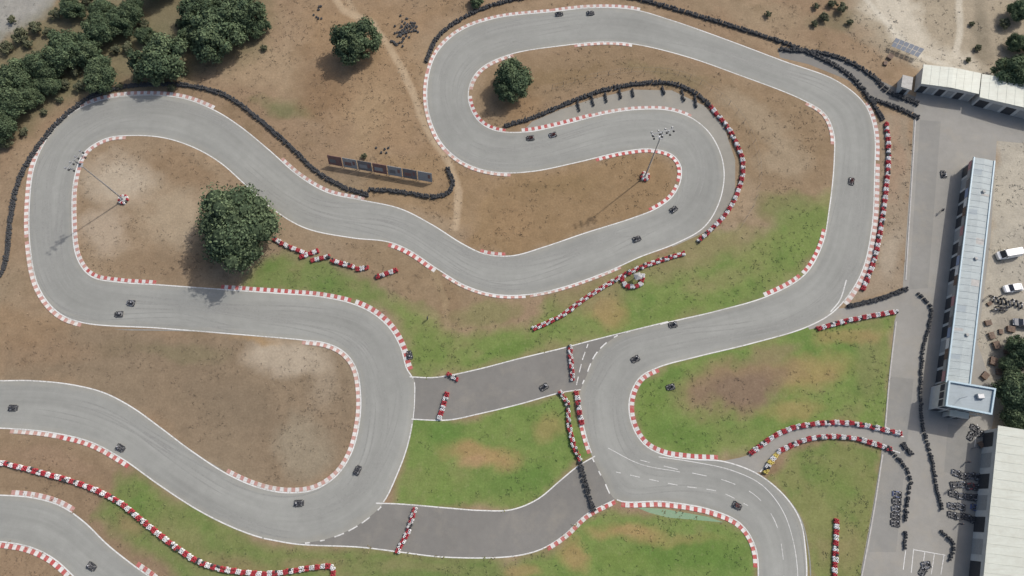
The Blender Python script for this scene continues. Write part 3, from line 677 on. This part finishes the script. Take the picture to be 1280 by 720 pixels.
def kart_mesh(colname):
    b=MB()
    b.box((0,.05,.10),(.62,1.35,.05),0)
    for s in (-1,1):
        b.box((s*.52,-.02,.18),(.26,.78,.2),1,(.75,.9)); b.tube((s*.33,-.75,.12),(s*.33,.75,.12),.02,.02,6,2)
        for y,w,r in ((-.55,.2,.14),(.55,.13,.125)):
            b.tube((s*(.58-w*.5),y,r),(s*(.58+w*.5),y,r),r,r,14,0); b.tube((s*(.575+w*.5-.02),y,r),(s*(.585+w*.5),y,r),r*.5,r*.5,10,2)
    b.box((0,.86,.16),(1.0,.26,.17),1,(.8,.55),0,(0,-.04)); b.box((0,.52,.36),(.28,.1,.3),1,(.8,.6),0,(0,-.08))
    b.box((0,-.84,.18),(1.2,.12,.18),0); b.tube((-.55,-.55,.14),(.55,-.55,.14),.022,.022,8,2); b.tube((-.5,.55,.12),(.5,.55,.12),.018,.018,8,2)
    b.box((0,-.28,.15),(.36,.4,.05),0); b.box((0,-.52,.34),(.36,.07,.4),0,(.85,1),0,(0,-.08))
    for s in (-1,1): b.box((s*.2,-.34,.24),(.04,.36,.2),0)
    b.box((.36,-.42,.25),(.24,.28,.24),2,(.8,.8)); b.tube((-.3,-.75,.2),(.25,-.72,.22),.045,.045,8,2)
    b.tube((0,.5,.14),(0,.12,.48),.016,.016,6,2)
    for i in range(12):
        a0=2*math.pi*i/12;a1=2*math.pi*(i+1)/12
        f=lambda a:(.15*math.cos(a),.1+.11*math.sin(a)*.6,.5+.15*math.sin(a)*.8)
        b.tube(f(a0),f(a1),.014,.014,5,0,False)
    return b.mesh('go_kart',['dark',colname,'steel'])
KM=[kart_mesh(c) for c in ('dark','car_g','dark','blue','red')]
def kart(u,v,ang=None,driver=True):
    x,y=G(u,v); p=np.array([x,y])
    if ang is None:
        best=1e9
        for E in (EA,EB,L3a):
            d=((E-p)**2).sum(1); i=int(np.argmin(d))
            if d[i]<best: best=d[i]; t=E[min(i+2,len(E)-1)]-E[max(i-2,0)]
        ang=math.atan2(-t[0],t[1])
    ang+=random.uniform(-.12,.12)
    place(random.choice(KM[:3] if (driver or random.random()<.6) else KM),'go_kart',(x,y,.015),ang,1.05)
    if driver: place(random.choice(DR),'kart_driver',(x,y,.015),ang,1.05)
for u,v in ((699,18),(738,17),(663,173),(691,169),(842,262),(796,299),(1064,227),(841,406),(794,449),(838,484),(921,632),(447,588),(374,629),(151,560),(17,510),(115,708),(164,379),(149,393),(512,444)):
    kart(u,v)
kart(1179,218,.1); kart(680,484,2.2)
for r in range(5):
    for c in range(4):
        if random.random()<.9: kart(1194+c*9.5-r*1.2+random.uniform(-1,1),592+r*13+c*1.5+random.uniform(-1.5,1.5),random.choice([1.35,1.55,-1.5]),False)
for i in range(5): kart(1121-i*.6,618+i*9,1.5,False)
for u,v in ((1157,706),(1153,714),(1218,535),(1224,542),(1213,545)): kart(u,v,random.uniform(0,3),False)
for i,(u,v) in enumerate(((535,399),(792,349),(1187,340),(1192,345),(1175,265),(1215,560),(1207,578),(1186,612),(1233,372),(1246,372),(707,512),(1248,388),(1198,655))):
    x,y=G(u,v); place(ST_[i%2],'standing_person',(x,y,.01),random.uniform(0,6),1.05)
# ---------------------------------------------------------------- light masts
def mast(u,v,h,az):
    b=MB(); x,y=G(u,v)
    b.box((0,0,.3),(1.3,1.3,.6),1); b.tube((0,0,.5),(0,0,h),.18,.08,12,0)
    ca_,sa=math.cos(az),math.sin(az)
    for z,n in ((h-.2,4),(h-1.5,3)):
        L_=2.3 if n==4 else 1.8
        b.tube((-L_*ca_,-L_*sa,z),(L_*ca_,L_*sa,z),.06,.06,6,0)
        for k in range(n):
            t=-L_+2*L_*k/(n-1)
            for s in (-1,1):
                b.box((t*ca_-s*.45*sa,t*sa+s*.45*ca_,z),(.42,.36,.34),2 if s<0 else 0,(.7,.7),az)
                b.tube((t*ca_,t*sa,z),(t*ca_-s*.3*sa,t*sa+s*.3*ca_,z),.035,.035,5,0)
    b.box((0,0,h-2.4),(1.0,1.0,.08),0)
    for k in range(int(h*2)): b.tube((.25,-.15,.8+k*.5),(.25,.15,.8+k*.5),.015,.015,4,0,False)
    b.obj('floodlight_mast',['steel','concrete','dark'],(x,y,0))
    P=np.array([[x+.95*math.cos(t),y+.95*math.sin(t)] for t in np.linspace(0,6.28,12)[:-1]])
    tyres(P,R,1,'r',raw=True,period=1)
mast(155,250,19.8,math.radians(60)); mast(806,221,21.0,math.radians(15))
# ---------------------------------------------------------------- hoardings
hb=empty('trackside_hoarding')
p=np.array(G(411,207));q=np.array(G(541,230)); d=(q-p);Ld=np.linalg.norm(d);d/=Ld;nrm=np.array([d[1],-d[0]]); n=7
for i in range(n):
    b=MB(); a=p+d*(Ld*i/n+.12); e=p+d*(Ld*(i+1)/n-.12); z0,z1=.5,3.4
    lean=nrm*-.9
    def PT(t,z,o=0.0): w=a*(1-t)+e*t+lean*(z/3)+nrm*o; return (w[0],w[1],z)
    b.add([PT(0,z0),PT(1,z0),PT(1,z1),PT(0,z1),PT(0,z0,-.08),PT(1,z0,-.08),PT(1,z1,-.08),PT(0,z1,-.08)],[(0,1,2,3),(7,6,5,4),(3,2,6,7),(0,4,5,1),(0,3,7,4),(1,5,6,2)],0)
    b.add([PT(.12,z0+.7,.01),PT(.55+.06*(i%4),z0+.7,.01),PT(.55+.06*(i%4),z1-1.1,.01),PT(.12,z1-1.1,.01)],[(0,1,2,3)],1)
    b.add([PT(.7,z0+1.1,.01),PT(.88,z0+1.1,.01),PT(.88,z1-.6,.01),PT(.7,z1-.6,.01)],[(0,1,2,3)],3)
    for t in (.05,.95):
        b.tube(PT(t,0,-.15),PT(t,z1,-.12),.06,.06,6,2); w=PT(t,1.8,-.12); f=PT(t,0,-1.4); b.tube(f,w,.04,.04,5,2)
    b.obj('hoarding_panel',[['panelr','panelg','paneld','panelr','panelg','paneld','panelg'][i],['paneld','panelr','panelg','panelg'][i%4],'rust','panelr'],parent=hb)
# ---------------------------------------------------------------- buildings
def bilerp(c,s,t):
    a=np.array(c[0])*(1-s)+np.array(c[1])*s; b=np.array(c[3])*(1-s)+np.array(c[2])*s; return a*(1-t)+b*t
def building(name,corn,h,roofm,wallm='wall',over=.5,ribs=0,slope=0.0,parapet=False):
    e=empty(name); C=[np.array(G(u,v,h)) for u,v in corn]
    Ls=np.linalg.norm(C[1]-C[0]);Lt=np.linalg.norm(C[3]-C[0])
    Q=lambda s,t,z:tuple(bilerp(C,s,t))+(z,)
    os_,ot=over/Ls,over/Lt
    b=MB(); s0,s1,t0,t1=os_,1-os_,ot,1-ot
    ring=[(s0,t0),(s1,t0),(s1,t1),(s0,t1)]
    b.add([Q(s,t,0) for s,t in ring]+[Q(s,t,h-.02) for s,t in ring],[(i,(i+1)%4,4+(i+1)%4,4+i) for i in range(4)])
    b.obj('walls',[wallm],parent=e)
    r=MB(); zr=lambda s:h+slope*(1-abs(2*s-1)) 
    vs=[]
    for k,s in enumerate((0,.5,1)):
        for t in (0,1): vs+= [Q(s,t,zr(s)+.0),Q(s,t,zr(s)+.18)]
    fs=[]
    for k in (0,4): fs+=[(k+1,k+5,k+7,k+3),(k,k+2,k+6,k+4),(k,k+4,k+5,k+1),(k+2,k+3,k+7,k+6)]
    fs+=[(0,1,3,2),(8,10,11,9)]
    r.add(vs,fs); r.obj('roof',[roofm],parent=e)
    if ribs:
        rb=MB(); n=int(Lt/ribs)
        for i in range(1,n):
            t=i/n; w=.04/Lt
            for sa,sb in ((0.01,.5),(.5,.99)):
                rb.add([Q(sa,t-w,zr(sa)+.183),Q(sb,t-w,zr(sb)+.183),Q(sb,t,zr(sb)+.23),Q(sa,t,zr(sa)+.23),Q(sb,t+w,zr(sb)+.183),Q(sa,t+w,zr(sa)+.183)],[(0,1,2,3),(3,2,4,5)])
        rb.obj('roof_ribs',[roofm],parent=e)
    if parapet:
        pb=MB(); w=.35
        for (sa,ta,sb,tb) in ((0,0,1,0),(0,1,1,1),(0,0,0,1),(1,0,1,1)):
            ws=w/Ls;wt=w/Lt
            if ta==tb: q0=(sa,ta if ta==0 else 1-wt);q1=(sb,(wt if ta==0 else 1))
            else: q0=(sa if sa==0 else 1-ws,wt);q1=((ws if sa==0 else 1),1-wt)
            c4=[(q0[0],q0[1]),(q1[0],q0[1]),(q1[0],q1[1]),(q0[0],q1[1])]
            pb.add([Q(s,t,h+.185) for s,t in c4]+[Q(s,t,h+.6) for s,t in c4],[(i,(i+1)%4,4+(i+1)%4,4+i) for i in range(4)]+[(4,5,6,7)])
        pb.obj('parapet',['trim'],parent=e)
    return e,Q,Ls,Lt,(s0,s1,t0,t1)
def openings(e,Q,side,rng,n,z0,z1,mats,gap=.2,out=.03,Ls=1,Lt=1,name='garage_doors'):
    b=MB(); s0,s1,t0,t1=rng
    for i in range(n):
        a=(i+gap/2)/n;c=(i+1-gap/2)/n
        if side=='w': f=lambda k,z:Q(s0-out/Ls,t0+(t1-t0)*k,z)
        elif side=='e': f=lambda k,z:Q(s1+out/Ls,t0+(t1-t0)*k,z)
        elif side=='s': f=lambda k,z:Q(s0+(s1-s0)*k,t1+out/Lt,z)
        else: f=lambda k,z:Q(s0+(s1-s0)*k,t0-out/Lt,z)
        b.add([f(a,z0),f(c,z0),f(c,z1),f(a,z1)],[(0,1,2,3)],i%len(mats))
    b.obj(name,mats,parent=e)
e,Q,Ls,Lt,rg=building('pit_garage_building',[(1216,197),(1243,202),(1212,482),(1181,478)],4.2,'roof_pit',over=.35,ribs=1.6,slope=.25)
openings(e,Q,'w',rg,16,.05,2.4,['dark','panelg','dark','dark'],.2,.03,Ls,Lt); openings(e,Q,'e',rg,20,1.0,2.2,['glass'],.4,.03,Ls,Lt,'windows')
openings(e,Q,'w',rg,22,2.7,3.9,['bannerred','panelg','paneld','bannerblue','white','rust','panelg'],.06,.3,Ls,Lt,'banners'); openings(e,Q,'s',rg,1,.05,2.1,['dark'],.5,.03,Ls,Lt,'door')
tb=MB()
for sa in (0,1):
    w=.3/Ls*(1 if sa==0 else -1)
    c4=[(sa,0),(sa+w,0),(sa+w,1),(sa,1)]
    if sa: c4=[(1,0),(1,1),(1+w,1),(1+w,0)]
    z=4.2+.19
    tb.add([Q(s,t,z) for s,t in c4]+[Q(s,t,z+.22) for s,t in c4],[(i,(i+1)%4,4+(i+1)%4,4+i) for i in range(4)]+[(4,5,6,7)])
tb.obj('gutter_trim',['trim'],parent=e)
rp=MB()
for i in range(9):
    t=.04+i*.102+random.uniform(0,.03); s=random.choice([.08,.54]); dt=random.uniform(.01,.03); zr=lambda s:4.2+.25*(1-abs(2*s-1))+.186
    rp.add([Q(s,t,zr(s)),Q(s+.36,t,zr(s+.36)),Q(s+.36,t+dt,zr(s+.36)),Q(s,t+dt,zr(s))],[(3,2,1,0)],i%2)
rp.obj('roof_repairs',['roof_pit2','concrete'],parent=e)
eq=MB()
for t in (.16,.47,.8):
    x,y,z=Q(.6,t,4.8); eq.box((x,y,4.85),(.6,.6,.4),0,(1,1),.1)
eq.obj('roof_vents',['concrete'],parent=e)
e,Q,Ls,Lt,rg=building('race_control_building',[(1184,476),(1243,486),(1238,519),(1180,508)],6.2,'roof_pit2',over=.25,parapet=True)
openings(e,Q,'w',rg,3,3.6,5.2,['glass'],.15,.03,Ls,Lt,'windows'); openings(e,Q,'s',rg,5,3.6,5.2,['glass'],.15,.03,Ls,Lt,'windows'); openings(e,Q,'s',rg,4,.1,2.4,['dark','glass'],.3,.03,Ls,Lt,'doors')
eq=MB(); x,y,z=Q(.7,.4,0); eq.box((x,y,6.75),(1.4,1.0,.7),0); x,y,z=Q(.3,.6,0); eq.tube((x,y,6.3),(x,y,9),.05,.03,6,0)
eq.obj('roof_equipment',['steel'],parent=e)
e,Q,Ls,Lt,rg=building('entrance_porch',[(1188,507),(1212,511),(1210,524),(1186,520)],3.0,'roof_white',over=.3); openings(e,Q,'s',rg,2,.05,2.2,['glass'],.3,.03,Ls,Lt,'doors')
e,Q,Ls,Lt,rg=building('white_roofed_hall',[(1247,532),(1340,550),(1325,800),(1222,790)],5.0,'roof_white',over=.4,ribs=1.8,slope=1.2)
openings(e,Q,'w',rg,9,.05,3.4,['dark','panelg'],.3,.03,Ls,Lt,'doors'); openings(e,Q,'n',rg,5,1.2,2.6,['glass'],.4,.03,Ls,Lt,'windows')
for cn,nm in (([(1154,81),(1226,92),(1223,118),(1151,105)],'white_roofed_shed'),([(1227,93),(1330,112),(1330,150),(1224,122)],'white_roofed_shed')):
    e,Q,Ls,Lt,rg=building(nm,cn,3.6,'roof_white',over=.3,ribs=0,slope=.5)
    openings(e,Q,'s',rg,6,.05,2.6,['dark','panelg'],.25,.03,Ls,Lt,'doors')
    rb=MB(); n=int(Ls/1.8)
    for i in range(1,n):
        s=i/n; zz=3.6+.5*(1-abs(2*s-1))+.185; w=.05/Ls
        rb.add([Q(s-w,.01,zz-.01),Q(s,.01,zz+.04),Q(s+w,.01,zz-.01),Q(s-w,.99,zz-.01),Q(s,.99,zz+.04),Q(s+w,.99,zz-.01)],[(0,1,4,3),(1,2,5,4)])
    rb.obj('roof_ribs',['roof_white'],parent=e)
for cn,nm,h,rf in (([(1128,94),(1141,97),(1139,113),(1126,109)],'storage_shed',2.6,'concrete'),):
    e,Q,Ls,Lt,rg=building(nm,cn,h,rf,over=.15); openings(e,Q,'s',rg,1,.05,2.0,['dark'],.5,.03,Ls,Lt,'door')
sp=MB(); c=[np.array(G(*p)) for p in ((1114,54),(1150,68),(1144,76),(1110,62))]
Qs=lambda s,t,z:tuple(bilerp(c,s,t))+(z,)
for i in range(6):
    for j in range(2):
        a,bb=i/6+.01,(i+1)/6-.01; t0,t1=j/2+.02,(j+1)/2-.02
        sp.add([Qs(a,t0,2.2-t0*.8),Qs(bb,t0,2.2-t0*.8),Qs(bb,t1,2.2-t1*.8),Qs(a,t1,2.2-t1*.8)],[(0,1,2,3)],0)
for i in range(4):
    for t in (.1,.9): sp.tube(Qs(i/3*.96+.02,t,0),Qs(i/3*.96+.02,t,2.15-t*.8),.05,.05,6,1)
sp.obj('solar_panel_array',[simple('solar_cell',alb(138,144,156),.4,.1),'steel'])
# ---------------------------------------------------------------- cars
def car_mesh(name,L_,W_,H_,paint,van=False):
    if van: st=[(-.5,.55,.9,.85),(-.485,.4,.95,1.0),(-.3,.4,.97,1.0),(.2,.4,.97,1.0),(.27,.4,.97,.97),(.40,.4,.95,.52),(.47,.42,.9,.44),(.5,.5,.8,.40)]
    else: st=[(-.5,.5,.8,.5),(-.47,.4,.92,.62),(-.40,.4,.96,.66),(-.27,.4,1,1.0),(.0,.4,1,1.0),(.10,.4,1,.98),(.26,.4,.98,.62),(.44,.4,.92,.55),(.5,.5,.78,.42)]
    b=MB(); vs=[]; belt=.60 if not van else .58
    for x,zb,w,zt in st:
        hw=W_/2*w; X_=x*L_; cab=zt>belt+.1; zbl=min(zt,belt)*H_; z0=.22; rw=hw*(.80 if cab else .92)
        vs+=[(-hw*.9,X_,z0),(-hw,X_,z0+.15),(-hw,X_,zbl*.94),(-rw if not cab else -hw*.95,X_,zbl),(-rw,X_,zt*H_),(rw,X_,zt*H_),(rw if not cab else hw*.95,X_,zbl),(hw,X_,zbl*.94),(hw,X_,z0+.15),(hw*.9,X_,z0)]
    fs=[];ms=[]
    for k in range(len(st)-1):
        ca_,cb=st[k][3]>belt+.1,st[k+1][3]>belt+.1
        for i in range(10):
            j=(i+1)%10; fs.append((k*10+i,k*10+j,(k+1)*10+j,(k+1)*10+i)); g=0
            if i in (3,5) and (ca_ and cb) and (not van or k>=3): g=1
            if i==4 and ca_!=cb: g=1
            ms.append(g)
    fs+=[tuple(range(10))[::-1],tuple(range((len(st)-1)*10,len(st)*10))]; ms+=[0,0]
    b.add(vs,fs,ms)
    for s in (-1,1):
        for y in (-.3,.32): b.tube((s*(W_/2-.2),y*L_,.32),(s*(W_/2+.01),y*L_,.32),.32,.32,14,2); b.tube((s*(W_/2),y*L_,.32),(s*(W_/2+.02),y*L_,.32),.18,.18,10,3)
        b.box((s*(W_/2+.08),.2*L_,.62*H_),(.16,.12,.14),0); b.box((s*W_*.33,.49*L_,.42*H_),(.3,.1,.14),3); b.box((s*W_*.36,-.495*L_,.5*H_),(.2,.06,.16),4)
    return b.mesh(name,[paint,'glass','dark','steel','red'])
cars=[('parked_van',car_mesh('parked_van',5.4,2.0,2.2,'car_w',True),1258,319,100),('parked_car',car_mesh('parked_car',4.3,1.8,1.5,'car_w'),1264,361,98),('parked_car',car_mesh('parked_car',4.3,1.8,1.5,'car_s'),1294,300,95),
 ('parked_car',car_mesh('parked_car',4.3,1.8,1.5,'car_g'),1276,405,80)]
for nme,m_,u,v,a in cars: x,y=G(u,v); place(m_,nme,(x,y,.0),math.radians(a))
def scooter():
    b=MB()
    for y in (-.6,.6): b.tube((-.05,y,.3),(.05,y,.3),.3,.3,14,0)
    b.box((0,-.05,.55),(.3,.9,.3),1,(.7,.8)); b.box((0,-.35,.78),(.26,.6,.12),0); b.tube((0,.55,.3),(0,.35,1.0),.03,.03,6,2); b.tube((-.35,.35,1.0),(.35,.35,1.0),.02,.02,6,0); b.box((0,.42,.85),(.22,.16,.22),1)
    return b
SC=[scooter().mesh('parked_motorcycle',['tyre',c,'steel']) for c in ('car_g','dark','car_s')]
for i in range(8): x,y=G(1240+i*5,373+i*1.5+random.uniform(-2,2)); place(random.choice(SC),'parked_motorcycle',(x,y,0),random.uniform(-.3,.3))
for i in range(4): x,y=G(1243+i*5,386+random.uniform(-2,3)); place(random.choice(SC),'parked_motorcycle',(x,y,0),1.5+random.uniform(-.3,.3))
def crate(w,l,h):
    b=MB()
    for k in range(5): b.box((0,(k-2)*l/5,h),(w,l/5*.8,.04),0)
    for s in(-1,0,1): b.box((s*w*.42,0,h/2),(.09,l,h-.03),0)
    return b.mesh('pallet_stack',['rust'])
PM=crate(1.2,1.0,.5)
for u,v in ((1238,420),(1244,432),(1250,415),(1240,452),(1247,465),(1236,380),(1262,412),(1225,556),(1106,80),(1112,72),(1234,404),(1256,440),(1230,470)): x,y=G(u,v); place(PM,'pallet_stack',(x,y,0),random.uniform(0,3),random.uniform(.8,1.5))
fb=MB(); P=spline([(690,112),(740,98),(800,90),(850,95),(895,118),(930,155),(948,205),(944,250),(925,285)],3.0)
for i,p in enumerate(P):
    fb.tube((p[0],p[1],0),(p[0],p[1],2.0),.035,.035,6,0)
    if i:
        for z in (.3,1.95): fb.tube((P[i-1][0],P[i-1][1],z),(p[0],p[1],z),.012,.012,4,0,False)
fb.obj('wire_fence',['fence'])
mp_=MB(); x,y=G(791,350)
for sx in(-1,1):
    for sy in(-1,1): mp_.tube((sx*.7,sy*.7,0),(sx*.7,sy*.7,2.1),.04,.04,6,1)
mp_.add([(-.8,-.8,2.1),(.8,-.8,2.1),(.8,.8,2.1),(-.8,.8,2.1),(0,0,2.6)],[(0,1,4),(1,2,4),(2,3,4),(3,0,4)],0); mp_.obj('marshal_gazebo',['panelg','steel'],(x+.8,y+.2,0),.3)
# ---------------------------------------------------------------- light and camera
az=math.atan2(13.9,11.5); el=math.radians(47)
wd=bpy.data.worlds.new('World'); scene.world=wd; wd.use_nodes=True; N=wd.node_tree.nodes
sk=N.new('ShaderNodeTexSky'); sk.sky_type='NISHITA'; sk.sun_disc=False; sk.sun_elevation=el; sk.sun_rotation=az; sk.dust_density=4.0; sk.air_density=1.0
wd.node_tree.links.new(sk.outputs[0],N['Background'].inputs[0]); N['Background'].inputs[1].default_value=.15
sl=bpy.data.lights.new('sun','SUN'); sl.energy=3.05; sl.angle=math.radians(1.0); sl.color=(1,.95,.885)
so=bpy.data.objects.new('sun',sl); scene.collection.objects.link(so)
d=Vector((math.sin(az)*math.cos(el),math.cos(az)*math.cos(el),math.sin(el))); so.rotation_euler=d.to_track_quat('Z','Y').to_euler(); so.location=d*200
cam=bpy.data.cameras.new('camera'); cam.sensor_width=36; cam.lens=36*F/1280; cam.clip_start=1; cam.clip_end=6000
co=bpy.data.objects.new('camera',cam); scene.collection.objects.link(co); co.location=(0,0,H); co.rotation_euler=(TILT,0,0); scene.camera=co
scene.view_settings.view_transform='Standard'; scene.view_settings.look='None'; scene.view_settings.exposure=0
